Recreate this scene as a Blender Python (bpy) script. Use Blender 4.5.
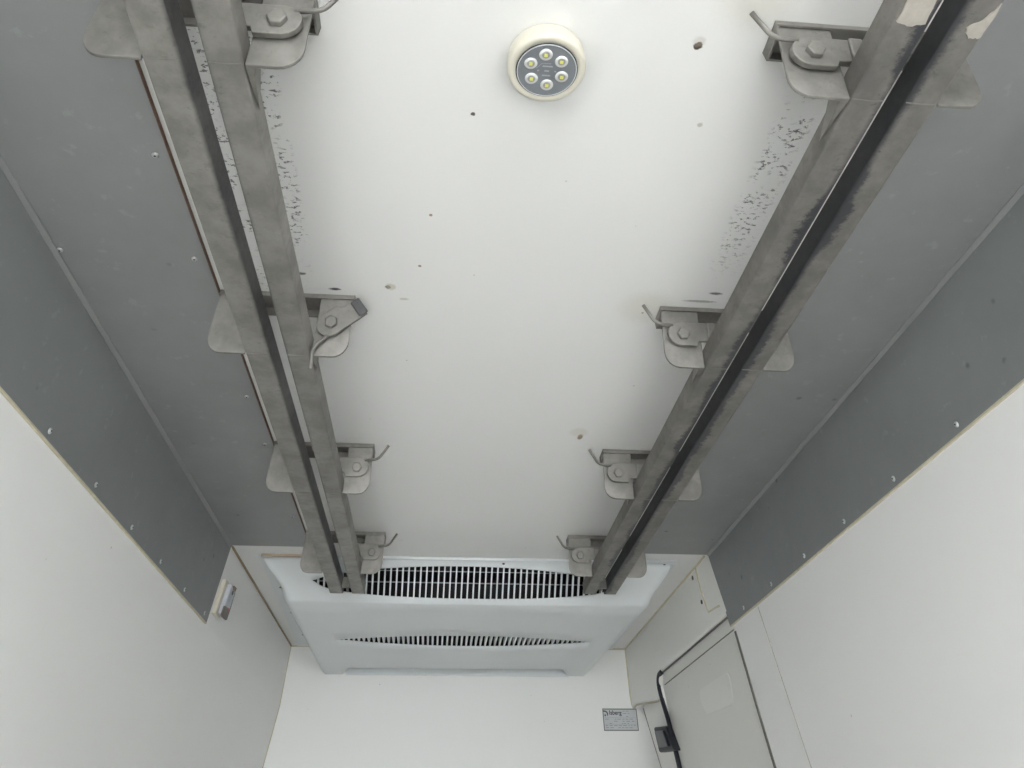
import bpy, bmesh, math, random
from mathutils import Vector, Matrix
random.seed(7)
S = bpy.context.scene
C = S.collection
for o in list(bpy.data.objects):
    bpy.data.objects.remove(o)

# ------------------------------------------------------------------ camera
Z0 = 1.15                       # camera height above the load floor; ceiling is 1.0 above the camera
ZC = Z0 + 1.0
F_PX, CX, CY = 666.765, 512.0, 211.774
YAW, PIT, ROL = 0.096633, 0.784472, -0.0135717
fw = Vector((math.sin(YAW)*math.cos(PIT), math.cos(YAW)*math.cos(PIT), math.sin(PIT)))
rt = Vector((math.cos(YAW), -math.sin(YAW), 0)); up = rt.cross(fw)
cr, sr = math.cos(ROL), math.sin(ROL)
rt, up = cr*rt + sr*up, -sr*rt + cr*up
cam_d = bpy.data.cameras.new('camera'); cam = bpy.data.objects.new('camera', cam_d); C.objects.link(cam)
m = Matrix((rt, up, -fw)).transposed().to_4x4(); m.translation = Vector((0, 0, Z0))
cam.matrix_world = m
cam_d.sensor_fit = 'HORIZONTAL'; cam_d.sensor_width = 36.0
cam_d.lens = F_PX/1024*36.0
cam_d.shift_y = -(384-CY)/1024; cam_d.shift_x = 0
cam_d.clip_start = 0.01
S.camera = cam

# ------------------------------------------------------------------ world: overcast daylight, comes in by the open rear
W = bpy.data.worlds.new('overcast'); S.world = W; W.use_nodes = True
nt = W.node_tree; nt.nodes.clear()
wo = nt.nodes.new('ShaderNodeOutputWorld'); bg = nt.nodes.new('ShaderNodeBackground')
bg.inputs[0].default_value = (0.965, 0.978, 0.985, 1); bg.inputs[1].default_value = 3.0
nt.links.new(bg.outputs[0], wo.inputs[0])
S.view_settings.view_transform = 'Standard'; S.view_settings.look = 'None'
S.view_settings.exposure = 2.02; S.view_settings.gamma = 1.0; S.view_settings.use_curve_mapping = False

# ------------------------------------------------------------------ helpers
def obj(name, bm, mat, parent=None, smooth=False, bevel=0.0, seg=2):
    me = bpy.data.meshes.new(name)
    bmesh.ops.recalc_face_normals(bm, faces=bm.faces)
    bm.to_mesh(me); bm.free()
    if smooth:
        for p in me.polygons: p.use_smooth = True
    o = bpy.data.objects.new(name, me); C.objects.link(o)
    for k in (mat if isinstance(mat, (list, tuple)) else [mat]): me.materials.append(k)
    if parent: o.parent = parent
    if bevel:
        b = o.modifiers.new('bevel', 'BEVEL'); b.width = bevel; b.segments = seg; b.limit_method = 'ANGLE'; b.angle_limit = math.radians(40)
    return o
def tag(o, label=None, cat=None, group=None, kind=None):
    if label: o['label'] = label
    if cat: o['category'] = cat
    if group: o['group'] = group
    if kind: o['kind'] = kind
    return o
def empty(name, loc, label, cat, group=None):
    o = bpy.data.objects.new(name, None); C.objects.link(o); o.location = loc; o.empty_display_size = .05
    return tag(o, label, cat, group)
def box(bm, x0, x1, y0, y1, z0, z1):
    v = [bm.verts.new(p) for p in ((x0,y0,z0),(x1,y0,z0),(x1,y1,z0),(x0,y1,z0),(x0,y0,z1),(x1,y0,z1),(x1,y1,z1),(x0,y1,z1))]
    for f in ((0,1,2,3),(4,5,6,7),(0,1,5,4),(1,2,6,5),(2,3,7,6),(3,0,4,7)): bm.faces.new([v[i] for i in f])
    return v
def BX(*a):
    bm = bmesh.new(); box(bm, *a); return bm
def prism(bm, pts, axis, a, b):
    """polygon pts in the plane across axis, extruded from a to b; pts are (x,z) for axis y, (y,z) for x, (x,y) for z"""
    def P(p, t):
        return (p[0], t, p[1]) if axis == 'y' else (t, p[0], p[1]) if axis == 'x' else (p[0], p[1], t)
    A = [bm.verts.new(P(p, a)) for p in pts]; B = [bm.verts.new(P(p, b)) for p in pts]
    bm.faces.new(A); bm.faces.new(B); n = len(pts)
    for i in range(n): bm.faces.new((A[i], A[(i+1) % n], B[(i+1) % n], B[i]))
def PR(pts, axis, a, b):
    bm = bmesh.new(); prism(bm, pts, axis, a, b); return bm
def round_poly(pts, radii, n=6):
    out = []; N = len(pts)
    for i, p in enumerate(pts):
        r_ = radii[i]
        if r_ <= 0: out.append(p); continue
        p = Vector(p); a = Vector(pts[i-1]); b = Vector(pts[(i+1) % N])
        u1 = (a-p).normalized(); u2 = (b-p).normalized()
        half = u1.angle(u2)/2; d = r_/math.tan(half)
        c = p + (u1+u2).normalized()*(r_/math.sin(half))
        s = p+u1*d; e = p+u2*d
        a0 = math.atan2(s.y-c.y, s.x-c.x); a1 = math.atan2(e.y-c.y, e.x-c.x)
        while a1-a0 > math.pi: a1 -= 2*math.pi
        while a1-a0 < -math.pi: a1 += 2*math.pi
        for k in range(n+1):
            t = a0+(a1-a0)*k/n; out.append((c.x+r_*math.cos(t), c.y+r_*math.sin(t)))
    return out
def tube(bm, pts, r_, n=10):
    pts = [Vector(p) for p in pts]; rings = []
    for i, p in enumerate(pts):
        if i == 0: t = pts[1]-p
        elif i == len(pts)-1: t = p-pts[i-1]
        else: t = (pts[i+1]-p).normalized()+(p-pts[i-1]).normalized()
        t.normalize(); a = t.orthogonal().normalized() if i == 0 else (a-t*a.dot(t)).normalized(); b = t.cross(a)
        rings.append([bm.verts.new(p+(a*math.cos(2*math.pi*k/n)+b*math.sin(2*math.pi*k/n))*r_) for k in range(n)])
    for i in range(len(rings)-1):
        for k in range(n): bm.faces.new((rings[i][k], rings[i][(k+1) % n], rings[i+1][(k+1) % n], rings[i+1][k]))
    bm.faces.new(rings[0]); bm.faces.new(rings[-1])
def bend(pts, rad, n=5):
    """polyline with rounded corners"""
    out = [Vector(pts[0])]
    for i in range(1, len(pts)-1):
        p = Vector(pts[i]); a = (Vector(pts[i-1])-p); b = (Vector(pts[i+1])-p)
        s = p+a.normalized()*min(rad, a.length*.45); e = p+b.normalized()*min(rad, b.length*.45)
        for k in range(n+1):
            t = k/n; out.append(s*(1-t)**2+p*2*t*(1-t)+e*t*t)
    out.append(Vector(pts[-1])); return out
def lathe(bm, prof, n=32, c=(0, 0, 0), axis='z'):
    """prof: list of (radius, height)"""
    rings = []
    for (r_, h) in prof:
        ring = []
        for k in range(n):
            a = 2*math.pi*k/n; x, y = r_*math.cos(a), r_*math.sin(a)
            p = (x, y, h) if axis == 'z' else (x, h, y) if axis == 'y' else (h, x, y)
            ring.append(bm.verts.new((p[0]+c[0], p[1]+c[1], p[2]+c[2])))
        rings.append(ring)
    for i in range(len(rings)-1):
        for k in range(n): bm.faces.new((rings[i][k], rings[i][(k+1) % n], rings[i+1][(k+1) % n], rings[i+1][k]))
    bm.faces.new(rings[0]); bm.faces.new(rings[-1])
def LT(prof, n=32, c=(0, 0, 0), axis='z'):
    bm = bmesh.new(); lathe(bm, prof, n, c, axis); return bm

# ------------------------------------------------------------------ materials
class NT:
    def __init__(s, name, rough=.5, metal=0.0, spec=.5):
        s.m = bpy.data.materials.new(name); s.m.use_nodes = True; s.t = s.m.node_tree
        s.b = s.t.nodes['Principled BSDF']; s.b.inputs['Roughness'].default_value = rough
        s.b.inputs['Metallic'].default_value = metal; s.b.inputs['Specular IOR Level'].default_value = spec
        s.geo = s.t.nodes.new('ShaderNodeNewGeometry'); s.pos = s.geo.outputs['Position']
    def n(s, typ, **kw):
        x = s.t.nodes.new(typ)
        for k, v in kw.items(): setattr(x, k, v)
        return x
    def put(s, sock, v):
        if isinstance(v, (int, float)): sock.default_value = v
        elif isinstance(v, (tuple, list)): sock.default_value = v if len(v) == 4 or sock.type == 'VECTOR' else (*v, 1)
        else: s.t.links.new(v, sock)
    def math(s, op, a, b=0.0, c=0.0, clamp=False):
        x = s.n('ShaderNodeMath', operation=op, use_clamp=clamp)
        s.put(x.inputs[0], a); s.put(x.inputs[1], b); s.put(x.inputs[2], c); return x.outputs[0]
    def scale(s, v, xyz):
        x = s.n('ShaderNodeVectorMath', operation='MULTIPLY'); s.put(x.inputs[0], v); s.put(x.inputs[1], xyz); return x.outputs[0]
    def noise(s, scale, detail=3, rough=.5, vec=None, stretch=None):
        v = vec if vec is not None else s.pos
        if stretch: v = s.scale(v, stretch)
        x = s.n('ShaderNodeTexNoise'); s.put(x.inputs['Vector'], v); x.inputs['Scale'].default_value = scale
        x.inputs['Detail'].default_value = detail; x.inputs['Roughness'].default_value = rough; return x.outputs['Fac']
    def vor(s, scale, stretch=None):
        v = s.pos
        if stretch: v = s.scale(v, stretch)
        x = s.n('ShaderNodeTexVoronoi'); s.put(x.inputs['Vector'], v); x.inputs['Scale'].default_value = scale; return x
    def step(s, v, a, b):
        """0 below a, 1 above b (a may exceed b)"""
        x = s.n('ShaderNodeMapRange', interpolation_type='SMOOTHSTEP'); s.put(x.inputs[0], v)
        x.inputs[1].default_value = a; x.inputs[2].default_value = b; return x.outputs[0]
    def mix(s, f, a, b):
        x = s.n('ShaderNodeMix', data_type='RGBA'); s.put(x.inputs[0], f); s.put(x.inputs[6], a); s.put(x.inputs[7], b); return x.outputs[2]
    def sep(s):
        x = s.n('ShaderNodeSeparateXYZ'); s.put(x.inputs[0], s.pos); return x.outputs
    def col(s, v): s.put(s.b.inputs['Base Color'], v); return s
    def bump(s, h, strength=.2, dist=.002):
        x = s.n('ShaderNodeBump'); x.inputs['Strength'].default_value = strength; x.inputs['Distance'].default_value = dist
        s.put(x.inputs['Height'], h); s.put(s.b.inputs['Normal'], x.outputs[0]); return s

def plain(name, col, rough=.5, metal=0.0, var=.06, scale=30):
    M = NT(name, rough, metal)
    n = M.noise(scale, 4, .6)
    a = tuple(c*(1-var) for c in col); b = tuple(min(1, c*(1+var)) for c in col)
    M.col(M.mix(n, a, b)); return M.m

def white_panel(name, base=(.89, .89, .88), ceiling=False):
    M = NT(name, .42, 0, .4)
    n = M.noise(2.2, 4, .6)
    c = M.mix(n, tuple(x*.985 for x in base), tuple(x*1.01 for x in base))
    d = M.vor(14); r_ = M.noise(9, 2)                                   # sparse fine specks of dirt
    sp = M.math('MULTIPLY', M.step(d.outputs['Distance'], .05, .03), M.step(r_, .56, .60))
    c = M.mix(M.math('MULTIPLY', sp, .55), c, (.35, .34, .31))
    if ceiling:
        X, Y, Zz = M.sep()
        n1 = M.noise(125, 4, .7, stretch=(.6, 1.0, 1)); n2 = M.noise(14, 2, .5)
        def band(xc, w, y0, y1, lo=.57):
            m_ = M.math('MULTIPLY', M.step(M.math('ABSOLUTE', M.math('SUBTRACT', X, xc)), w, w*.4), M.step(Y, y0-.15, y0))
            m_ = M.math('MULTIPLY', m_, M.step(Y, y1, y1-.25))
            k = M.math('MULTIPLY', m_, M.step(n1, lo, lo+.02))
            return M.math('MULTIPLY', k, M.step(n2, .36, .5))
        tot = band(-.365, .028, .55, 1.28); tot = M.math('ADD', tot, band(-.468, .03, .55, 1.4, .56), clamp=True)
        tot = M.math('ADD', tot, band(.605, .045, .66, 1.22, .56), clamp=True)
        c = M.mix(M.math('MULTIPLY', tot, .85), c, (.07, .07, .075))
        def blot(x, y, r0, r1, col, k, soft=None, str_=(1, 1, 1)):
            nonlocal c
            v = M.n('ShaderNodeVectorMath', operation='SUBTRACT'); M.put(v.inputs[0], M.pos); M.put(v.inputs[1], (x, y, ZC))
            v2 = M.scale(v.outputs[0], (str_[0], str_[1], 0))
            L = M.n('ShaderNodeVectorMath', operation='LENGTH'); M.put(L.inputs[0], v2)
            dd = M.math('ADD', L.outputs['Value'], M.math('MULTIPLY', M.math('SUBTRACT', M.noise(140, 2), .5), r0*1.2))
            c = M.mix(M.math('MULTIPLY', M.step(dd, r1, r0), k), c, col)
        blot(.3781, .5741, .006, .009, (.07, .045, .035), 1)             # empty screw holes and rusty spots
        blot(.3781, .566, .006, .014, (.45, .40, .33), .35)
        blot(-.1763, 1.2732, .005, .008, (.05, .035, .03), 1)
        blot(-.17, 1.272, .008, .016, (.5, .46, .36), .6)
        blot(.0025, .7477, .0035, .005, (.08, .06, .06), 1)
        blot(-.075, 1.02, .003, .0045, (.3, .2, .12), .9)
        blot(-.10, 1.19, .003, .0045, (.3, .2, .12), .9)
        blot(.4038, 2.0015, .006, .011, (.3, .2, .12), .9, str_=(1, .5, 1))
        blot(.395, 1.97, .02, .035, (.6, .57, .47), .35)
        blot(.455, 1.31, .03, .09, (.62, .58, .47), .30)
        blot(.455, 1.33, .002, .004, (.4, .3, .2), .9)
        blot(.45, .47, .02, .10, (.60, .56, .45), .35)
        blot(.4298, .7392, .003, .007, (.45, .42, .34), .7)
        blot(-.3027, 1.2904, .003, .006, (.05, .05, .06), 1, str_=(.35, 1, 1))
        blot(-.375, 1.238, .003, .006, (.12, .12, .12), .9, str_=(.4, 1, 1))
        blot(.6151, 1.2395, .003, .006, (.12, .12, .12), .9, str_=(.3, 1, 1))
        blot(.585, 1.2725, .003, .006, (.35, .35, .33), .8, str_=(.12, 1, 1))
        blot(-.1396, 1.3173, .003, .006, (.5, .48, .4), .6, str_=(.4, 1, 1))
    M.col(c); M.bump(M.noise(1.6, 2), .05, .01)
    return M.m

def lining(name, base, met=.12):
    M = NT(name, .42, met, .28)
    n = M.noise(3.5, 4, .65); n2 = M.noise(26, 4, .6)
    c = M.mix(n, tuple(x*.86 for x in base), tuple(x*1.12 for x in base))
    c = M.mix(M.math('MULTIPLY', M.step(n2, .62, .72), .25), c, tuple(x*1.5 for x in base))
    v = M.vor(9)
    c = M.mix(M.math('MULTIPLY', M.step(v.outputs['Distance'], .10, .04), M.step(M.noise(5, 1), .52, .58)), c, tuple(x*.6 for x in base))
    M.col(c); M.put(M.b.inputs['Roughness'], M.math('MULTIPLY_ADD', M.noise(8, 3), .15, .36)); M.bump(M.noise(2.5, 2), .06, .01)
    return M.m

def galv(name, base=(.25, .241, .225), slot=None, w=.019, smear=.085):
    M = NT(name, .5, .4, .4)
    n = M.noise(11, 5, .65); n2 = M.noise(70, 4, .6)
    c = M.mix(M.step(n, .3, .7), tuple(x*.76 for x in base), tuple(x*1.20 for x in base))
    c = M.mix(M.math('MULTIPLY', M.step(n2, .60, .72), .35), c, tuple(x*.62 for x in base))
    c = M.mix(M.math('MULTIPLY', M.step(M.noise(5, 3, .6, stretch=(1, .5, 1)), .58, .68), .4), c, tuple(x*1.35 for x in base))
    if slot is not None:
        X, Y, Zz = M.sep()
        d = M.math('ABSOLUTE', M.math('SUBTRACT', X, slot))
        a = M.noise(48, 5, .8, stretch=(.7, 1, 1)); b = M.step(M.noise(5.0, 3), .36, .66)
        reach = M.math('MULTIPLY', M.math('MULTIPLY', M.math('POWER', a, 1.6), M.math('MULTIPLY_ADD', b, .8, .2)), smear)
        e = M.math('SUBTRACT', d, reach)
        k = M.step(e, w+.007, w-.007)
        c = M.mix(M.math('MULTIPLY', k, .86), c, (.035, .039, .047))
        spk = M.math('MULTIPLY', M.step(M.noise(95, 3, .6, stretch=(.6, 1, 1)), .60, .66), M.step(d, w+.032, w))
        c = M.mix(M.math('MULTIPLY', spk, .55 if smear > .04 else .3), c, (.05, .052, .06))
    M.col(c); M.put(M.b.inputs['Roughness'], M.math('MULTIPLY_ADD', n2, .25, .38)); M.bump(n2, .12, .001)
    return M.m

m_ceil = white_panel('white_ceiling_panel', (.82, .82, .81), ceiling=True)
m_wall = white_panel('white_wall_panel')
m_back = white_panel('white_end_wall_panel', (.89, .895, .88))
m_cream = white_panel('cream_white_panel', (.88, .88, .845))
m_lin_c = lining('grey_ceiling_lining', (.30, .307, .308))
m_lin_w = lining('grey_wall_lining', (.25, .262, .265))
m_bead = plain('grey_joint_bead', (.25, .255, .258), .5)
m_galv = galv('galvanised_steel')
m_plate = galv('hanger_plate_steel', (.222, .215, .200))
m_railL = galv('left_rail_steel', slot=-.413, w=.0178, smear=.010)
m_railR = galv('right_rail_steel', (.192, .184, .171), slot=.6625, w=.0185, smear=.058)
m_seal = plain('beige_sealant', (.60, .55, .42), .6, var=.25, scale=45)
m_ply = plain('brown_plywood_edge', (.17, .105, .075), .8, var=.6, scale=60)
m_brown = plain('dirty_sealant', (.33, .26, .17), .7, var=.4, scale=40)
m_cool = plain('cooler_plastic', (.75, .785, .80), .38, var=.02, scale=4)
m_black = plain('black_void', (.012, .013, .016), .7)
m_rubber = plain('black_rubber', (.016, .019, .026), .5)
m_foam = plain('brown_foam', (.25, .21, .19), .8, var=.3)
m_seam = plain('wall_seam', (.40, .37, .31), .6, var=.5, scale=60)
m_rivet = plain('bright_rivet', (.62, .64, .64), .3, .6)
m_dark = plain('dark_screw', (.05, .05, .05), .5)
m_door = white_panel('door_leaf_panel', (.80, .80, .76))
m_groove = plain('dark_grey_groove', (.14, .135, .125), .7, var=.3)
m_lampc = plain('cream_plastic', (.66, .63, .54), .4, var=.01)
m_lens = plain('smoked_lens', (.20, .215, .235), .22, 0, var=.15, scale=60)
m_led = plain('led_reflector', (.78, .79, .78), .2, .3)
m_cup = plain('led_cup_grey', (.30, .31, .31), .3)
m_chip = plain('yellow_led_chip', (.72, .70, .16), .4, var=.02)
m_chrome = plain('bright_metal', (.70, .73, .80), .25, .2, var=.1)
m_paint = plain('flaking_white_paint', (.44, .41, .365), .7, var=.3, scale=50)
m_label = plain('silver_label', (.56, .58, .60), .4, .1, var=.02)
m_ink = plain('dark_ink', (.06, .06, .07), .6)
m_floor = plain('ribbed_floor_grey', (.58, .58, .56), .6, var=.1)
m_ground = plain('asphalt_ground', (.22, .22, .21), .9, var=.2)
m_red = plain('red_dot', (.6, .08, .07), .4)

# ------------------------------------------------------------------ the body of the vehicle
XL, XR, ZL, YE, YB, YR = -.9073, 1.1394, Z0+.6994, 3.067, 4.776, -2.3
LEAN = .05
tag(obj('floor', BX(-1.1, 1.45, YR, YB+.06, -.06, 0), m_floor), 'grey load floor of the refrigerated body', 'floor', kind='structure')
tag(obj('ground', BX(-12, 12, -14, 8, -.95, -.90), m_ground), 'asphalt ground outside the open rear', 'ground', kind='structure')
tag(obj('ceiling', BX(-1.1, 1.45, YR, YB+.06, ZC, ZC+.06), m_ceil), 'white speckled ceiling panel', 'ceiling', kind='structure')
# left wall leans out a little below the ceiling
def wallprof(x, sgn, z1=ZC):
    zk = Z0+.70
    return [(x, z1), (x, zk), (x+sgn*LEAN*1.2, Z0+.1), (x+sgn*LEAN*1.2, 0), (x+sgn*.16, 0), (x+sgn*.16, z1)]
tag(obj('wall_left', PR(wallprof(XL, -1), 'y', YR, YB), m_wall), 'white left side wall', 'wall', kind='structure')
bm = bmesh.new()
zz = [(1.0, 2.935), (.735, 2.93), (.669, 2.913), (.2513, 2.8153), (-.1, 2.733), (-Z0, 2.49)]
g = []
for z, ye in zz: g.append([bm.verts.new(p) for p in ((XR, YR, z+Z0), (XR, ye, z+Z0), (XR+.05, ye, z+Z0), (XR+.16, YR, z+Z0))])
for a, b in zip(g, g[1:]):
    for k in range(4): bm.faces.new((a[k], a[(k+1) % 4], b[(k+1) % 4], b[k]))
bm.faces.new(g[0]); bm.faces.new(g[-1])
tag(obj('wall_right', bm, m_wall), 'white right side wall', 'wall', kind='structure')
tag(obj('wall_right_outer', BX(1.44, 1.50, 2.4, YB+.06, 0, ZC), m_wall), 'outer skin behind the side door', 'wall', kind='structure')
tag(obj('wall_right_shoulder', BX(XR+.001, 1.30, 2.90, 3.2, Z0+.76, ZC), m_wall), 'wall above the side door behind the lining', 'wall', kind='structure')
tag(obj('wall_back', BX(-1.1, 1.45, YB, YB+.06, 0, ZC), m_back), 'white end wall under the cooler', 'wall', kind='structure')
# right wall beyond the lining: pillar between the side door and the end wall
bm = bmesh.new()
zz = [(.80, 4.15, 1.195), (.70, 4.112, 1.203), (.545, 4.055, 1.238), (.43, 4.02, 1.265), (.10, 3.92, 1.30), (-Z0, 3.60, 1.32)]
g = []
for z, yd, xb in zz: g.append([bm.verts.new(p) for p in ((1.141, yd, z+Z0), (xb, YB, z+Z0), (1.42, YB, z+Z0), (1.42, yd, z+Z0))])
for a, b in zip(g, g[1:]):
    for k in range(4): bm.faces.new((a[k], a[(k+1) % 4], b[(k+1) % 4], b[k]))
bm.faces.new(g[0]); bm.faces.new(g[-1])
tag(obj('wall_right_pillar', bm, m_cream), 'cream pillar between side door and end wall', 'wall', kind='structure')

# ------------------------------------------------------------------ grey lining panels
def rivets(parent, pts, axis, sgn, ring=True):
    for p in pts:
        r_ = .007
        prof = [(r_, 0), (r_, .0012*sgn), (r_*.7, .0028*sgn), (r_*.25, .0034*sgn)]
        if axis == 'z': prof = [(a, -b) for a, b in prof]
        o = obj('rivet', LT(prof, 14, (0, 0, 0), axis), m_rivet, parent, smooth=True); o.location = p
        h = obj('rivet_core', LT([(r_*.32, .003*sgn if axis != 'z' else -.003), (r_*.32, .0042*sgn if axis != 'z' else -.0042)], 8, (0, 0, 0), axis), m_dark, o)
t = empty('wall_lining_panel', (XL, 1, ZL), 'dark grey lining panel riveted along the top of the left wall', 'lining panel')
lp = obj('sheet', PR([(YR-.99, 0), (3.000-1, 0), (3.050-1, ZC-ZL-.0125), (YR-.99, ZC-ZL-.0125)], 'x', .0002, .005), m_lin_w, t)
lp.data.name = 'sheet'
obj('edge_trim', PR([(0.0, -.0045), (.0055, -.0045), (.0055, 0), (0, 0)], 'y', YR-1+.01, 2.0), m_seal, t)
rivets(t, [(.005, 1.4876-1+i*.291, .018) for i in range(-3, 6)], 'x', 1)
t = empty('wall_lining_panel', (XR, 1, ZL), 'dark grey lining panel riveted along the top of the right wall', 'lining panel')
obj('sheet', PR([(YR-.99, 0), (2.952-1, 0), (3.035-1, ZC-ZL-.0125), (YR-.99, ZC-ZL-.0125)], 'x', -.005, -.0002), m_lin_w, t)
obj('edge_trim', PR([(-.0055, -.0045), (0, -.0045), (0, 0), (-.0055, 0)], 'y', YR-1+.01, 1.953), m_seal, t)
rivets(t, [(-.005, 1.3184-1+i*.291, .018) for i in range(-3, 6)], 'x', -1)
# ceiling linings beside the rails
def ceiling_lining(x0, x1, inner, label):
    t = empty('ceiling_lining_panel', ((x0+x1)/2, 1, ZC), label, 'lining panel')
    cx = (x0+x1)/2
    obj('sheet', BX(x0-cx, x1-cx, YR-1+.01, YE-1-.032, -.0105, -.0002), m_lin_c, t)
    xi = inner-cx; s_ = 1 if inner > cx else -1
    e = BX(min(xi, xi+.0012*s_), max(xi, xi+.0012*s_), YR-1+.01, YE-1-.034, -.0103, -.0004)
    tag(obj('plywood_edge', e, m_ply, t), 'bare brown plywood edge')
    return t, cx
t, cx = ceiling_lining(XL+.001, -.5762, -.5762, 'mid grey ceiling lining panel left of the left rail, brown edge showing')
rivets(t, [(-.6015-cx, y-1, -.0105) for y in (.28, .586, .886, 1.19, 1.49, 1.797, 2.096, 2.40, 2.70)], 'z', 1)
rivets(t, [(-.888-cx, y-1, -.0105) for y in (1.182,)], 'z', 1)
t, cx = ceiling_lining(.826, XR-.001, .826, 'mid grey ceiling lining panel right of the right rail')
# pale bead in the corner between ceiling lining and wall lining
tag(obj('trim_1', PR([(XL+.005, ZC-.0108), (XL+.005, ZC-.0195), (XL+.007, ZC-.0195), (XL+.0135, ZC-.0135), (XL+.0135, ZC-.0108)], 'y', YR+.02, YE-.03), m_bead), 'grey corner bead, left', 'trim', kind='structure')
tag(obj('trim_2', PR([(XR-.005, ZC-.0108), (XR-.005, ZC-.0195), (XR-.007, ZC-.0195), (XR-.0135, ZC-.0135), (XR-.0135, ZC-.0108)], 'y', YR+.02, YE-.04), m_bead), 'grey corner bead, right', 'trim', kind='structure')
# sealant lines
def bead(name, pts, r_, mat, label):
    bm = bmesh.new(); tube(bm, pts, r_, 6); return tag(obj(name, bm, mat), label, 'trim', kind='structure')
bead('trim_3', [(XL+.002, YE+.01, ZC-.002), (XL+.002, YB, ZC-.002)], .0055, m_brown, 'brownish sealant line, ceiling to left wall')
bead('trim_4', [(XL, YB-.002, ZC-.002), (XL, YB-.002, ZL), (XL-LEAN*1.2, YB-.002, Z0+.1)], .0045, m_seal, 'beige sealant line, left wall to end wall')
bead('trim_5', [(XL, YB-.002, ZC-.002), (XL+.14, YB-.002, ZC-.002)], .005, m_seal, 'beige sealant line, ceiling to end wall at left')
bead('trim_6', [(1.134, YE+.01, ZC-.002), (1.134, YB, ZC-.002)], .006, m_seal, 'beige sealant line, ceiling to door header')
bead('trim_7', [(1.134, YB-.002, ZC-.002), (1.134, YB-.002, Z0+.76), (1.138, YB-.002, Z0+.715), (1.150, YB-.003, Z0+.699)], .006, m_seal, 'beige sealant line, header to end wall')
bead('trim_8', [(1.150, YB-.004, Z0+.699), (1.136, 4.667, Z0+.699), (1.134, 4.40, Z0+.668), (1.134, 4.177, Z0+.643), (1.136, 4.10, Z0+.64)], .0045, m_seal, 'beige sealant line under the header')
bead('trim_9', [(1.203, YB-.002, Z0+.70), (1.238, YB-.002, Z0+.545), (1.2655, YB-.002, Z0+.43), (1.298, YB-.002, Z0+.11)], .003, m_groove, 'thin seam down the cream pillar')
bead('trim_10', [(XR-.0002, 2.651, Z0+.69), (XR-.0002, 2.543, Z0+.227), (XR-.0002, 2.46, Z0-.1)], .0013, m_seam, 'thin seam down the right wall')
bead('trim_11', [(1.02, YB-.002, ZC-.002), (1.132, YB-.002, ZC-.002)], .005, m_seal, 'beige sealant line, ceiling to end wall at right')

# ------------------------------------------------------------------ header over the side door
t = empty('door_header_panel', (1.134, 3.9, Z0+.742), 'cream header panel over the side door, below the ceiling', 'panel')
pts = [(YE-.9-3.0, 0), (-.9+.0, 0)]
hp = [(2.956-3.9, 0), (3.6-3.9, .003), (4.06-3.9, .0065), (4.105-3.9, -.035), (4.177-3.9, -.099), (4.40-3.9, -.074), (4.667-3.9, -.043), (YB-3.9-.002, -.043), (YB-3.9-.002, .257), (3.0405-3.9, .257)]
bm = bmesh.new()
# face with a rounded lower lip: three slices moving outwards
def ring(x, dz): return [bm.verts.new((x, y, z+(dz if z < .03 else 0))) for y, z in hp]
R0 = [ring(0, .012), ring(.0015, .005), ring(.005, .001), ring(.010, 0), ring(.040, 0)]
bm.faces.new(R0[0]); bm.faces.new(R0[-1])
for a, b in zip(R0, R0[1:]):
    for i in range(len(hp)): bm.faces.new((a[i], a[(i+1) % len(hp)], b[(i+1) % len(hp)], b[i]))
obj('panel', bm, m_cream, t)
bm = bmesh.new(); tube(bm, [(-.001, 3.2218-3.9, .252), (-.001, 3.20-3.9, .15), (-.001, 3.1627-3.9, .058), (.001, 3.08-3.9, .052), (.0, 3.02-3.9, .046)], .0042, 6)
obj('seam_sealant', bm, m_seal, t)
for y, z in ((3.285, .9695), (3.2246, .855)):
    obj('screw', LT([(.009, -.003), (.009, .001), (.004, .002)], 12, (0, y-3.9, z-.742), 'x'), m_dark, t)

# ------------------------------------------------------------------ side door in the right wall
t = bpy.data.objects.new('door_1', None); C.objects.link(t); t.location = (1.150, 3.5, 0)
tag(t, 'pale side door with black rubber seal in right wall', 'door', kind='structure')
leaf = [(2.98, .742), (4.12, .752), (4.15, .735), (4.145, .69), (4.09, .545), (4.02, .356), (3.86, -.1), (3.57, -Z0+.02), (2.45, -Z0+.02), (2.70, -.1), (2.79, .25), (2.89, .67)]
obj('door_leaf', PR([(y-3.5, z+Z0) for y, z in leaf], 'x', .003, .05), m_door, t)
bm = bmesh.new()
tube(bm, bend([(-.011, 4.045-3.5, Z0+.746), (-.014, 4.105-3.5, Z0+.742), (-.014, 4.130-3.5, Z0+.70), (-.014, 4.09-3.5, Z0+.62), (-.013, 4.04-3.5, Z0+.545), (-.008, 3.98-3.5, Z0+.356), (-.006, 3.85-3.5, Z0-.1)], .04), .0115, 8)
obj('rubber_seal', bm, m_rubber, t)
bm = bmesh.new(); tube(bm, [(.0025, 4.07-3.5, Z0+.695), (.0025, 2.965-3.5, Z0+.690)], .0022, 6)
obj('top_seam', bm, m_groove, t)
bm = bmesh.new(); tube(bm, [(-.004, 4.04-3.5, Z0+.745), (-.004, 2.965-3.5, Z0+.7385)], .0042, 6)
obj('top_gap_shade', bm, m_groove, t)  # dark tube imitating the shadow line under the header, no real part
bm = bmesh.new(); tube(bm, [(-.008, 2.918-3.5, Z0+.672), (-.008, 2.87-3.5, Z0+.45), (-.008, 2.822-3.5, Z0+.25), (-.008, 2.74-3.5, Z0-.1)], .0085, 6)
obj('hinge_seal', bm, m_groove, t)
bm = PR([(4.05-3.5, Z0+.523), (4.285-3.5, Z0+.548), (4.24-3.5, Z0+.440), (3.955-3.5, Z0+.418)], 'x', -.030, .012)
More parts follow.
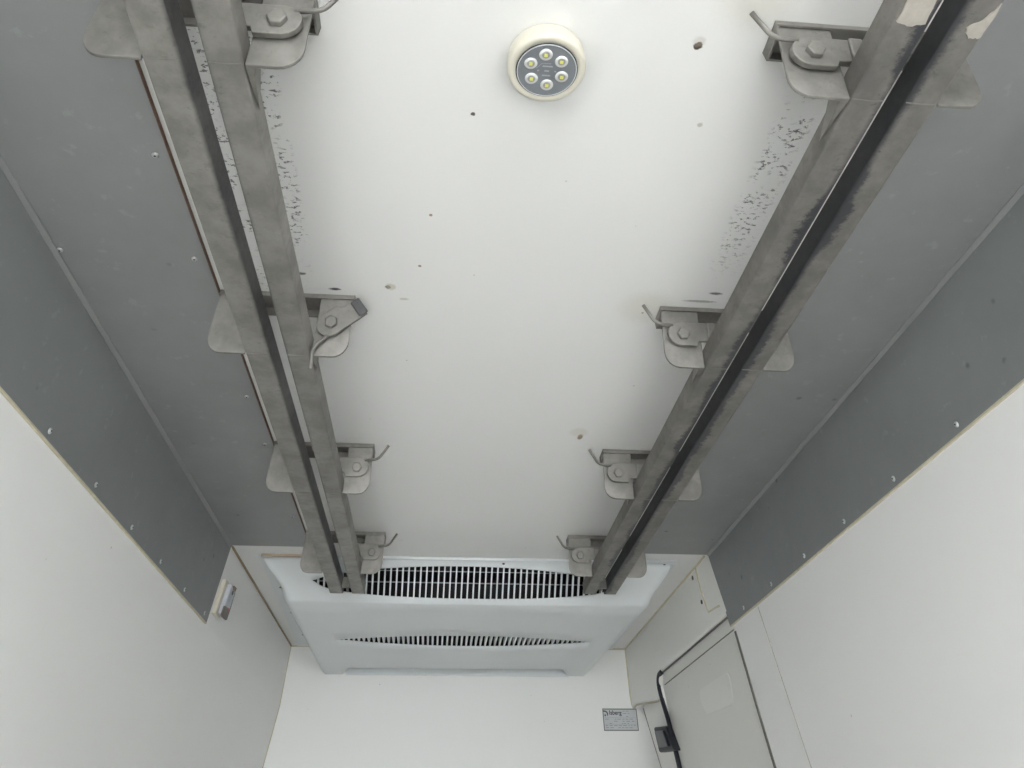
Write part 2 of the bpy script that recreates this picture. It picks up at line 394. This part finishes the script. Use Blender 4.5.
lt = obj('latch', bm, m_rubber, t, bevel=.01, seg=3); tag(lt, 'black door latch block')
bm = PR([(4.07-3.5, Z0+.508), (4.235-3.5, Z0+.526), (4.20-3.5, Z0+.455), (4.01-3.5, Z0+.438)], 'x', -.042, -.029)
obj('latch_cover', bm, plain('black_plastic_shiny', (.02, .028, .04), .3), lt, bevel=.008, seg=2)
k = .989
st = PR(round_poly([(3.58-3.5, Z0+.584), (3.11-3.5, Z0+.577), (3.13-3.5, Z0+.472), (3.47-3.5, Z0+.486)], [.03]*4, 4), 'x', .0005, .003)
obj('raised_plate', st, plain('raised_plate_plastic', (.84, .84, .80), .35, var=.01), t, bevel=.001)  # thin raised plate, slightly paler than the leaf
# ------------------------------------------------------------------ the two hanging double rails
BZ0, BZ1 = Z0+.857, Z0+.904
def rail(x0, bars, slot, mat, yend, label, ends):
    t = empty('meat_rail', (x0, 1.5, BZ0), label, 'rail')
    out = []
    for (a, b) in bars:
        bm = BX(a-x0, b-x0, -.75-1.5, yend-1.5, 0, BZ1-BZ0)
        o = obj('rail_bar', bm, mat, t, bevel=.004, seg=3); out.append(o)
    lo, hi = bars[0][1], bars[1][0]
    e = obj('end_stop', BX(lo-x0, hi-x0, yend-.075-1.5, yend-.062-1.5, .004, BZ1-BZ0-.004), m_galv, t)
    e2 = obj('end_stop', PR([(yend-.06-1.5, .012), (yend-.004-1.5, .004), (yend-.004-1.5, .03), (yend-.06-1.5, .04)], 'x', (lo+hi)/2-x0-.004, (lo+hi)/2-x0+.004), m_galv, t)
    return t, out
LB = [(-.487, -.431), (-.395, -.341)]; RB = [(.590, .645), (.6788, .732)]
tL, barsL = rail(-.413, LB, None, m_railL, 3.19, 'grey steel double-bar hanging rail on the left, ceiling seen through its slot', None)
tR, barsR = rail(.6625, RB, None, m_railR, 3.147, 'grey steel double-bar hanging rail on the right with black greasy slot', None)
# worn white paint and weld at the near joint of the right rail
def blob(bm, cx, cy, w, h, z, th, n=14, j=.25):
    pts = []
    for k in range(n):
        a = 2*math.pi*k/n; s_ = 1+random.uniform(-j, j)
        ca, sa = math.cos(a), math.sin(a); sup = (abs(ca)**4+abs(sa)**4)**.25
        pts.append((cx+w*ca/sup*s_, cy+h*sa/sup*s_))
    prism(bm, pts, 'z', z, z-th)
def jag(pts, z, th, n=5, j=.0018):
    out = []
    for i, p in enumerate(pts):
        q = pts[(i+1) % len(pts)]
        for k in range(n):
            out.append((p[0]+(q[0]-p[0])*k/n+random.uniform(-j, j)-.6625, p[1]+(q[1]-p[1])*k/n+random.uniform(-j, j)-1.5))
    b_ = bmesh.new(); prism(b_, out, 'z', z, z-th); return b_
bm = jag([(.596, .36), (.634, .362), (.636, .432), (.612, .436), (.594, .430)], .0005, .0022)
tag(obj('weld_patch', bm, m_paint, barsR[0]), 'flaking white paint at the weld')
bm = jag([(.698, .432), (.716, .418), (.729, .390), (.7305, .446), (.712, .446)], .0005, .0025)
tag(obj('weld_patch', bm, m_paint, barsR[1]), 'flaking white paint at the weld')
bm = bmesh.new(); lathe(bm, [(.010, 0), (.010, -.025), (.007, -.029)], 14, (.7555-.6625, .374-1.5, .018)); box(bm, .731-.6625, .75-.6625, .366-1.5, .382-1.5, .004, .018)
obj('side_pin', bm, m_galv, barsR[1])

# ------------------------------------------------------------------ hanging brackets
def latch(parent, sg, z):
    """u runs towards the middle of the body; local origin = pivot"""
    pts = [(-.080, .029), (.004, .030)]
    for k in range(9):                                    # round nose towards the middle
        a = math.radians(80-k*20); pts.append((.003+.033*math.cos(a), .001+.029*math.sin(a)))
    pts += [(-.034, -.028), (-.038, -.017), (-.080, -.015)]
    pts = [(sg*x, y) for x, y in pts]
    o = obj('latch', PR(pts, 'y', 0, .012), m_plate, parent, bevel=.0018)
    lip = PR([(sg*x, y) for x, y in ((-.083, .029), (-.060, .029), (-.060, -.014), (-.083, -.014))], 'y', -.006, .0005)
    obj('lip', lip, m_galv, o, bevel=.003)
    bm = bmesh.new(); tube(bm, bend([(sg*.022, .003, .021), (sg*.064, .002, .0255), (sg*.094, -.004, .068)], .014), .0043, 10)
    obj('handle', bm, m_plate, o, smooth=True)
    hx = LT([(.0155, .0), (.0155, -.009), (.0135, -.0105)], 6, (0, 0, 0), 'y')
    obj('bolt', hx, m_plate, o, bevel=.001)
    obj('spacer', LT([(.012, .012), (.012, .0165)], 14, (0, 0, 0), 'y'), m_galv, o)
    return o
def bracket(sg, x0, bar_in, bar_out, label, group):
    """built at the origin: y = 0 is the front lip of the channel, z = 0 the ceiling"""
    t = empty('hanging_bracket', (x0, 0, ZC), label, 'bracket', group)
    U = lambda a: sg*a
    def P(pts, y0, y1):
        b_ = PR([(U(x), z) for x, z in pts], 'y', y0, y1)
        for v_ in b_.verts: v_.co.y += -.044*(1-(-v_.co.z-.005)/.138)      # the plates lean back towards the end wall
        return b_
    ue, ub_in, ub_out = -.3205 - (.0 if sg < 0 else 0), bar_in, bar_out
    # inverted channel bolted to the ceiling
    prof = [(0, -.001), (.062, -.001), (.062, -.026), (.058, -.026), (.058, -.005), (.004, -.005), (.004, -.013), (0, -.013)]
    bm = bmesh.new(); prism(bm, prof, 'x', U(ue+.004), U(.0005))
    prism(bm, [(0, -.005), (.058, -.005), (.058, -.026), (.03, -.026), (0, -.012)], 'x', U(-.0035), U(.0))
    obj('channel', bm, m_galv, t)
    # outer hanger plate, welded to the outer bar
    zb, zt = -.143, -.005
    pts = round_poly([(ue+.005, zt), (ue-.002, zb+.04), (ue-.001, zb), (ub_out-.0015, zb), (ub_out-.0015, -.094), (ub_out+.015, -.094), (ub_out+.015, zt)], [0, 0, .033, 0, 0, 0, 0])
    o = obj('hanger_plate', P(pts, .048, .054), m_plate, t, bevel=.001)
    # inner hanger plate with round corner, welded to the inner bar
    pts = round_poly([(ub_in+.005, zt), (ub_in+.0015, zb), (-.001, zb), (-.0015, zt)], [0, 0, .036, 0])
    obj('hanger_plate', P(pts, .048, .054), m_plate, t, bevel=.001)
    # small pointed gussets that carry each plate on along its bar
    bm = bmesh.new()
    A = [bm.verts.new(p) for p in ((U(ub_in+.0012), .054, zb+.001), (U(ub_in+.0012), .054, -.10), (U(ub_in+.0012), .15, -.122))]
    B = [bm.verts.new(p) for p in ((U(ub_in+.014), .054, zb+.001), (U(ub_in+.014), .054, -.10), (U(ub_in+.0014), .15, -.124))]
    bm.faces.new(A); bm.faces.new(B)
    for i in range(3): bm.faces.new((A[i], A[(i+1) % 3], B[(i+1) % 3], B[i]))
    obj('gusset', bm, m_galv, t)
    # weld run under the bars
    for a, b in ((ub_in-.052, ub_in-.002), (ub_out+.002, ub_out+.052)):
        bm = bmesh.new(); tube(bm, [(U(a), .048, zb-.0003), (U((a+b)/2), .049, zb-.0010), (U(b), .048, zb-.0003)], .0011, 6)
        obj('weld_seam', bm, m_plate, t)
    l = latch(t, sg, 0); l.location = (U(-.0445), .009, -.0755); l.rotation_mode = 'ZYX'; l.rotation_euler = (.309, 0, 0)
    return t
def copy_tree(o, parent=None):
    c = o.copy(); C.objects.link(c)
    if parent: c.parent = parent
    for ch in [k for k in ALL if k.parent == o]: copy_tree(ch, c)
    return c
gl, gr = 'hanging brackets of the left rail', 'hanging brackets of the right rail'
bL = bracket(1, -.2565, -.0845, -.2305, 'steel bracket on the left rail nearest the camera, cut by the top edge', gl)
bR = bracket(-1, .4925, -.0975, -.2395, 'steel bracket on the right rail nearest the camera, cropped by nothing, beside paint patches', gr)
bR['label'] = 'steel bracket on the right rail nearest the camera, its two plates the largest'
rowsL = [.529, 1.311, 2.092, 2.874]; rowsR = [.516, 1.297, 2.079, 2.860]
labL = [None, 'steel bracket on the left rail, the only one with its latch flipped open', 'steel bracket on the left rail between the open-latch bracket and the cooler-end bracket',
        'steel bracket at the far end of the left rail, overlapping the cooler grille']
labR = [None, 'steel bracket on the right rail, second from the camera, beside black grease smear', 'steel bracket on the right rail, third from the camera, near a rust spot',
        'steel bracket at the far end of the right rail, overlapping the cooler']
bL.location.y = rowsL[0]; bR.location.y = rowsR[0]
ALL = list(bpy.data.objects)
LL = [bL]; 
for src, rows, labs in ((bL, rowsL, labL), (bR, rowsR, labR)):
    for i in (1, 2, 3):
        c = copy_tree(src); c.location.y = rows[i]; c['label'] = labs[i]
        if src is bL: LL.append(c)
bpy.context.view_layer.update()
for ch in LL[1].children:
    if ch.name.startswith('latch'):
        for l_ in ch.children:
            if l_.name.startswith('lip'):
                l_.material_slots[0].link = 'OBJECT'; l_.material_slots[0].material = galv('dark_worn_steel', (.10, .10, .105))
                tag(l_, 'dark worn striped lip')
        ch.rotation_euler = (.309, math.radians(141), 0); tag(ch, 'latch swung open, dark worn end pointing up')

# ------------------------------------------------------------------ cooling unit under the ceiling at the end wall
YF, YK, ZK = 3.190, 3.330, .860
def sm(t): t = max(0, min(1, t)); return t*t*(3-2*t)
t = empty('cooling_unit', (.09, YB, Z0+.86), 'pale blue-grey ceiling evaporator unit with lens-shaped grille, against the end wall', 'cooling unit')
ox, oy, oz = .09, YB, Z0+.86
def L3(p): return (p[0]-ox, p[1]-oy, p[2]+Z0-oz)
def front(v): return (YF+(YK-YF)*v, 1-(1-ZK)*v)
def xl_f(v): return -.795+.114*sm(v*1.05)**.8
def xr_f(v): return 1.005-.103*sm(v*.95)
def edges(v): return xl_f(v), xr_f(v)
NC = 72
GC, GH = .095, .665
def lens(x):
    tt = (x-GC)/GH
    if abs(tt) >= 1: return None
    q = 1-tt*tt
    return .51-.365*q**.75, .51+.365*q**.32
bm = bmesh.new()
cols = []
US = [i/NC for i in range(NC+1)]
def PX(u, v):
    a, b = edges(v); return a+(b-a)*u
def vert(u, v):
    y, z = front(v); return (PX(u, v), y, z)
grid = []
nv = 7
for i, u in enumerate(US):
    xm = PX(u, .5); L_ = lens(xm)
    if L_ is None: va = vb = .51
    else: va, vb = L_
    colA = [bm.verts.new(L3(vert(u, va*k/nv))) for k in range(nv+1)]
    colB = [bm.verts.new(L3(vert(u, vb+(1-vb)*k/nv))) for k in range(nv+1)]
    cols.append((colA, colB))
for i in range(NC):
    for s_ in (0, 1):
        a, b = cols[i][s_], cols[i+1][s_]
        for k in range(nv): bm.faces.new((a[k], b[k], b[k+1], a[k+1]))
# rolled edge under the ceiling (front flange)
top = [c[0][0] for c in cols]
# bottom face with the slot grille
SC, SH, SY = .11, .655, 3.965
def slot(x):
    tt = (x-SC)/SH
    if abs(tt) >= 1: return None
    q = (1-tt*tt)
    return SY-.105*q, SY+.115*q
def bx_edges(w):                     # w = 0 knee, 1 back
    return -.681+.004*w, .902-.045*w
bcols = []
YBK = 4.60
for i, u in enumerate(US):
    kx = bx_edges(.5); xm = kx[0]+(kx[1]-kx[0])*u
    SL = slot(xm)
    ya, yb = (SL if SL else (SY, SY))
    d = min(u, 1-u)*(kx[1]-kx[0])
    yend = YBK + (YB-.004-YBK)*sm(1-(d-.09)/.06)     # corner lobes run on to the wall
    def vv(y):
        w = (y-YK)/(YB-YK); a, b = bx_edges(w)
        crown = 0
        return bm.verts.new(L3((a+(b-a)*u, y, ZK+crown)))
    A = [cols[i][1][-1]]+[vv(YK+(ya-YK)*k/4) for k in (1, 2, 3, 4)]
    B = [vv(yb+(yend-yb)*k/4) for k in range(5)]
    lift = sm((d-.09)/.06)
    w = 1; a, b = bx_edges(1); X = a+(b-a)*u
    B.append(bm.verts.new(L3((X, min(YB-.003, yend+.03), ZK+.012*lift))))
    B.append(bm.verts.new(L3((X, min(YB-.002, yend+.075), ZK+.042*lift))))
    B.append(bm.verts.new(L3((X, YB-.001, ZK+.045*lift))))
    bcols.append((A, B))
for i in range(NC):
    for s_ in (0, 1):
        a, b = bcols[i][s_], bcols[i+1][s_]
        for k in range(len(a)-1): bm.faces.new((a[k], b[k], b[k+1], a[k+1]))
# drafted sides
def side(idx, sgn):
    fr = [v_ for v_ in cols[idx][0]]+cols[idx][1][1:]
    bt = bcols[idx][0][1:]+bcols[idx][1][1:]
    edge = fr+bt
    outer = []
    for v_ in edge:
        yw = v_.co.y+oy; x = v_.co.x+ox
        xo = (-.80-.02*sm((yw-3.2)/1.5)) if sgn < 0 else (1.01-.0*yw)
        hz = 1-(v_.co.z+oz-Z0)
        xo2 = x + sgn*min(hz*.55, abs(xo-x))
        outer.append(xo2)
    mid1 = [bm.verts.new((xo*.25+e.co.x*.75+ox*.25-ox*.0 if False else (e.co.x+((xo-ox)-e.co.x)*.2), e.co.y+ (0), e.co.z+(1+Z0-oz-e.co.z)*.08)) for xo, e in zip(outer, edge)]
    mid2 = [bm.verts.new((e.co.x+((xo-ox)-e.co.x)*.75, e.co.y, e.co.z+(1+Z0-oz-e.co.z)*.7)) for xo, e in zip(outer, edge)]
    top_ = [bm.verts.new((xo-ox, e.co.y, 1+Z0-oz-.003)) for xo, e in zip(outer, edge)]
    for rowA, rowB in ((edge, mid1), (mid1, mid2), (mid2, top_)):
        for k in range(len(edge)-1):
            if (rowA[k].co-rowB[k].co).length < 1e-6 and (rowA[k+1].co-rowB[k+1].co).length < 1e-6: continue
            bm.faces.new((rowA[k], rowA[k+1], rowB[k+1], rowB[k]))
side(0, -1); side(NC, 1)
bmesh.ops.remove_doubles(bm, verts=bm.verts, dist=1e-5)
sh = obj('housing', bm, m_cool, t, smooth=True)
so = sh.modifiers.new('solid', 'SOLIDIFY'); so.thickness = .004; so.offset = -1
sh.data.materials.append(m_cool)
# ceiling flange all round
bm = bmesh.new()
fl = [(-.815, 3.172), (1.030, 3.150), (1.052, YB-.002), (-.866, YB-.002)]
fi = [(-.79, 3.195), (1.0, 3.195), (1.0, YB-.002), (-.80, YB-.002)]
prism(bm, [(x-ox, y-oy) for x, y in (fl[0], fl[1], fi[1], fi[0])], 'z', 1+Z0-oz-.0045, 1+Z0-oz-.0005)
prism(bm, [(x-ox, y-oy) for x, y in (fl[1], fl[2], fi[2], fi[1])], 'z', 1+Z0-oz-.0045, 1+Z0-oz-.0005)
prism(bm, [(x-ox, y-oy) for x, y in (fl[3], fl[0], fi[0], fi[3])], 'z', 1+Z0-oz-.0045, 1+Z0-oz-.0005)
obj('ceiling_flange', bm, m_cool, t)
bm = bmesh.new(); tube(bm, [L3((-.80, 3.176, .993)), L3((1.02, 3.158, .993))], .0055, 8)
obj('front_bead', bm, m_cool, t, smooth=True)
bm = bmesh.new(); box(bm, -.80-ox, -.52-ox, 3.160-oy, 3.172-oy, 1+Z0-oz-.009, 1+Z0-oz-.0005)
tag(obj('foam_strip', bm, plain('tan_foam', (.52, .42, .32), .8), t), 'tan foam strip showing at the left front')
# wall flange under the back edge
bm = bmesh.new(); prism(bm, [(x-ox, z+Z0-oz) for x, z in ((-.585, .905), (-.555, .853), (.765, .850), (.80, .905))], 'y', -.006, -.001)
obj('wall_flange', bm, m_cool, t)
# slats of the front grille, standing in the lens-shaped opening
def grille():
    n = 0; pitch = .0262
    x = GC-GH+.012
    while x < GC+GH-.006:
        L_ = lens(x)
        if L_:
            va, vb = L_
            y0, z0 = front(max(0, va-.01)); y1, z1 = front(min(1, vb+.05))
            bm = bmesh.new(); w = .0033
            nrm = Vector((0, -(1-ZK), -(YK-YF))).normalized()
            ps = []
            for (y, z) in ((y0, z0), (y1, z1)):
                for d in (.0015, -.014):
                    ps.append((y+nrm.y*d-oy, z+Z0-oz+nrm.z*d))
            prism(bm, [ps[0], ps[2], ps[3], ps[1]], 'x', x-w-ox, x+w-ox)
            obj('grille_slat', bm, m_cool, t)
            n += 1
        x += pitch
    return n
grille()
# dark inside of the unit, fan-guard wires, brown foam edge
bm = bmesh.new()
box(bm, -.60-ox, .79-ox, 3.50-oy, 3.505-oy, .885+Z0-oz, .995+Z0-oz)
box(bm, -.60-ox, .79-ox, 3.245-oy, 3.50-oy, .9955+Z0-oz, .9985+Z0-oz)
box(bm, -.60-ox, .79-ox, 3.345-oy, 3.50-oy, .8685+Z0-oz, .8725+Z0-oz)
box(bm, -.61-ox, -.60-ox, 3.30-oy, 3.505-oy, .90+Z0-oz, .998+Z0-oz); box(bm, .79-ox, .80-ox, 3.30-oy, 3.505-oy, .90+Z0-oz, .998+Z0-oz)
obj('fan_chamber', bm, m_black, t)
bm = bmesh.new()
for v in (.36, .62):
    y, z = front(v); tube(bm, [L3((-.56 if v > .5 else -.5, y+.022, z+.022)), L3((.74, y+.022, z+.022))], .0018, 6)
obj('guard_wire', bm, plain('grey_wire', (.35, .38, .42), .4, .5), t)
bm = bmesh.new()
y, z = front(.12); tube(bm, [L3((-.42, y+.016, z+.012)), L3((0.0, y+.013, z+.013)), L3((.58, y+.016, z+.012))], .0055, 6)
obj('foam_strip', bm, m_foam, t)
# louvres of the bottom slot
x = SC-SH+.02
while x < SC+SH-.012:
    SL = slot(x)
    bm = bmesh.new(); box(bm, x-.0048-ox, x+.0048-ox, SL[0]-.004-oy, SL[1]+.004-oy, .0005, .026)
    obj('slot_louvre', bm, m_cool, t)
    x += .0249
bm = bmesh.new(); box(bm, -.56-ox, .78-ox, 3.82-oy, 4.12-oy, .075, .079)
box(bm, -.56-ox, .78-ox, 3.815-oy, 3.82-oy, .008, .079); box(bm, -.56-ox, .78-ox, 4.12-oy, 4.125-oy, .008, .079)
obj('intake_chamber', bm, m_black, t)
for (x, y) in ((-.772, 3.21), (-.79, 3.62), (-.80, 4.05), (-.80, 4.5), (.98, 3.19), (1.02, 3.6), (1.02, 4.05), (.25, 3.185)):
    z = .9955 if y > 3.3 or abs(x) > .7 else .984
    obj('screw', LT([(.006, .002), (.006, -.0015), (.003, -.003)], 10, (x-ox, y-oy, z+Z0-oz)), m_dark if y < 3.3 else m_galv, t)

# ------------------------------------------------------------------ round ceiling lamp
lx, ly = .1215, .6165
t = empty('ceiling_lamp', (lx, ly, ZC), 'round cream ceiling lamp with six small LEDs, switched off', 'lamp')
H = -.042
obj('housing', LT([(.063, -.0002), (.0655, -.004), (.0665, -.012), (.0668, H+.008), (.0645, H+.0015), (.061, H), (.0525, H), (.0522, H+.004)], 64), m_lampc, t, smooth=True)
obj('dark_gap', LT([(.0522, H-.0002), (.0522, H+.003)], 64), m_black, t)
ln = obj('lens', LT([(.0508, H+.002), (.0508, H-.0012), (.0495, H-.0018), (.0485, H-.0012)], 64), m_lens, t)
bm = bmesh.new(); tube(bm, [(.0497*math.cos(a), .0497*math.sin(a), H-.0014) for a in [2*math.pi*k/48 for k in range(49)]], .0009, 6)
obj('bright_rim', bm, plain('pale_rim', (.55, .58, .60), .3), ln)
for k in range(6):
    a = math.radians(-98+60*k); x, y = -.001+.0295*math.cos(a), -.002+.0295*math.sin(a)
    d = obj('led', LT([(.0108, H-.0012), (.0112, H-.0022), (.0095, H-.0036), (.006, H-.0044)], 24), m_led, t, smooth=True); d.location = (x, y, 0)
    obj('led_cup', LT([(.0068, H-.0043), (.0062, H-.0048)], 20, (0, -.001, 0)), m_cup, d)
    c = BX(-.0027, .0027, -.0036, .0018, H-.0060, H-.0044); obj('led_chip', c, m_chip, d)
bm = bmesh.new()
for (x0, x1, y) in ((-.007, .007, .009), (-.004, .004, .0), (-.016, -.013, 0), (.013, .016, 0), (-.008, .009, -.009)):
    box(bm, x0, x1, y-.0012, y+.0012, H-.0017, H-.0012)
tube(bm, [(-.018, -.004, H-.0014), (-.010, -.014, H-.0014), (.006, -.0145, H-.0014)], .0005, 5)
obj('moulded_marks', bm, plain('moulded_mark_grey', (.33, .35, .37), .3), ln)

# ------------------------------------------------------------------ data plate on the end wall
t = empty('data_plate', (1.058, YB-.001, Z0+.5935), 'small silver data plate on the end wall beside the door pillar', 'sign')
def to(x, z): return (x, z)
PW, PH = .102, .104
pl_ = obj('plate', BX(-PW, PW, -.002, 0, 0, PH), m_label, t)
bm = bmesh.new(); e = .0045
for a in ((-PW, PW, 0, e), (-PW, PW, PH-e, PH), (-PW, -PW+e, 0, PH), (PW-e, PW, 0, PH)): box(bm, a[0], a[1], -.0026, -.002, a[2], a[3])
obj('border', bm, plain('grey_border', (.12, .13, .13), .5), t)
cu = bpy.data.curves.new('lettering', 'FONT'); cu.body = 'Isberg'; cu.size = .030; cu.extrude = .0004; cu.offset = .0006
to_ = bpy.data.objects.new('lettering', cu); C.objects.link(to_)
bpy.context.view_layer.update()
me = bpy.data.meshes.new_from_object(to_.evaluated_get(bpy.context.evaluated_depsgraph_get()))
bpy.data.objects.remove(to_)
w_ = max(v.co.x for v in me.vertices)
k_ = .074/w_
for v in me.vertices:
    x, y, z = v.co; v.co = (x*k_, -z, y*.95)
lt = bpy.data.objects.new('lettering', me); C.objects.link(lt); lt.parent = t; lt.location = (-.064, -.0028, .075); me.materials.append(m_ink)
bm = bmesh.new()
tube(bm, [(-.093+.020*math.sin(a), -.0026, .078+.014*math.cos(a)) for a in [math.radians(k) for k in range(-20, 121, 20)]], .0028, 6)
lathe(bm, [(.0045, -.0022), (.0045, -.003)], 10, (-.088, 0, .072), 'y')
obj('emblem', bm, m_ink, t)
bm = bmesh.new(); rr = random.Random(3)
for row, z in enumerate((.092, .081, .067, .054, .044, .034, .024, .014)):
    x = -.09 if row > 2 else .018
    while x < .085:
        wd = rr.uniform(.008, .022)
        if x+wd > .09: break
        if rr.random() < .7: box(bm, x, x+wd, -.0023, -.002, z-.0011, z+.0011)
        x += wd+rr.uniform(.004, .012)
for z in (.061, .029): box(bm, -.092, .092, -.0023, -.002, z, z+.0006)
obj('fine_print', bm, plain('print_grey', (.22, .22, .23), .5), t)

# ------------------------------------------------------------------ small marker lamp on the left wall behind the lining end
t = empty('marker_lamp', (XL-.0, 3.12, Z0+.742), 'small cream and chrome marker lamp on the left wall by the lining end', 'lamp')
obj('base', PR(round_poly([(-.078, 0), (.0, 0), (.035, .128), (-.045, .132)], [.006]*4, 3), 'x', -.012, .016), m_lampc, t, bevel=.003)
b = obj('lens_body', PR(round_poly([(-.052, .006), (.03, .012), (.052, .105), (-.022, .122)], [.008]*4, 3), 'x', .0165, .036), m_chrome, t, bevel=.005)
obj('dark_end', PR([(-.058, -.004), (.022, .0), (.034, .040), (-.048, .034)], 'x', .030, .0395), plain('brown_grey_plastic', (.16, .14, .13), .4, var=.3), b, bevel=.002)
obj('dark_top', PR([(.005, .105), (.045, .108), (.050, .124), (.010, .122)], 'x', .020, .039), plain('brown_plastic', (.12, .08, .06), .4), b, bevel=.002)
obj('lens_side', PR([(.033, .04), (.055, .045), (.066, .112), (.045, .108)], 'x', .010, .034), plain('grey_glassy', (.22, .23, .25), .2), b, bevel=.002)
obj('screw', LT([(.008, .036), (.008, .039)], 12, (0, .012, .096), 'x'), m_ink, b)
obj('red_dot', LT([(.0045, .0395), (.0045, .0405)], 10, (0, .004, .034), 'x'), m_red, b)
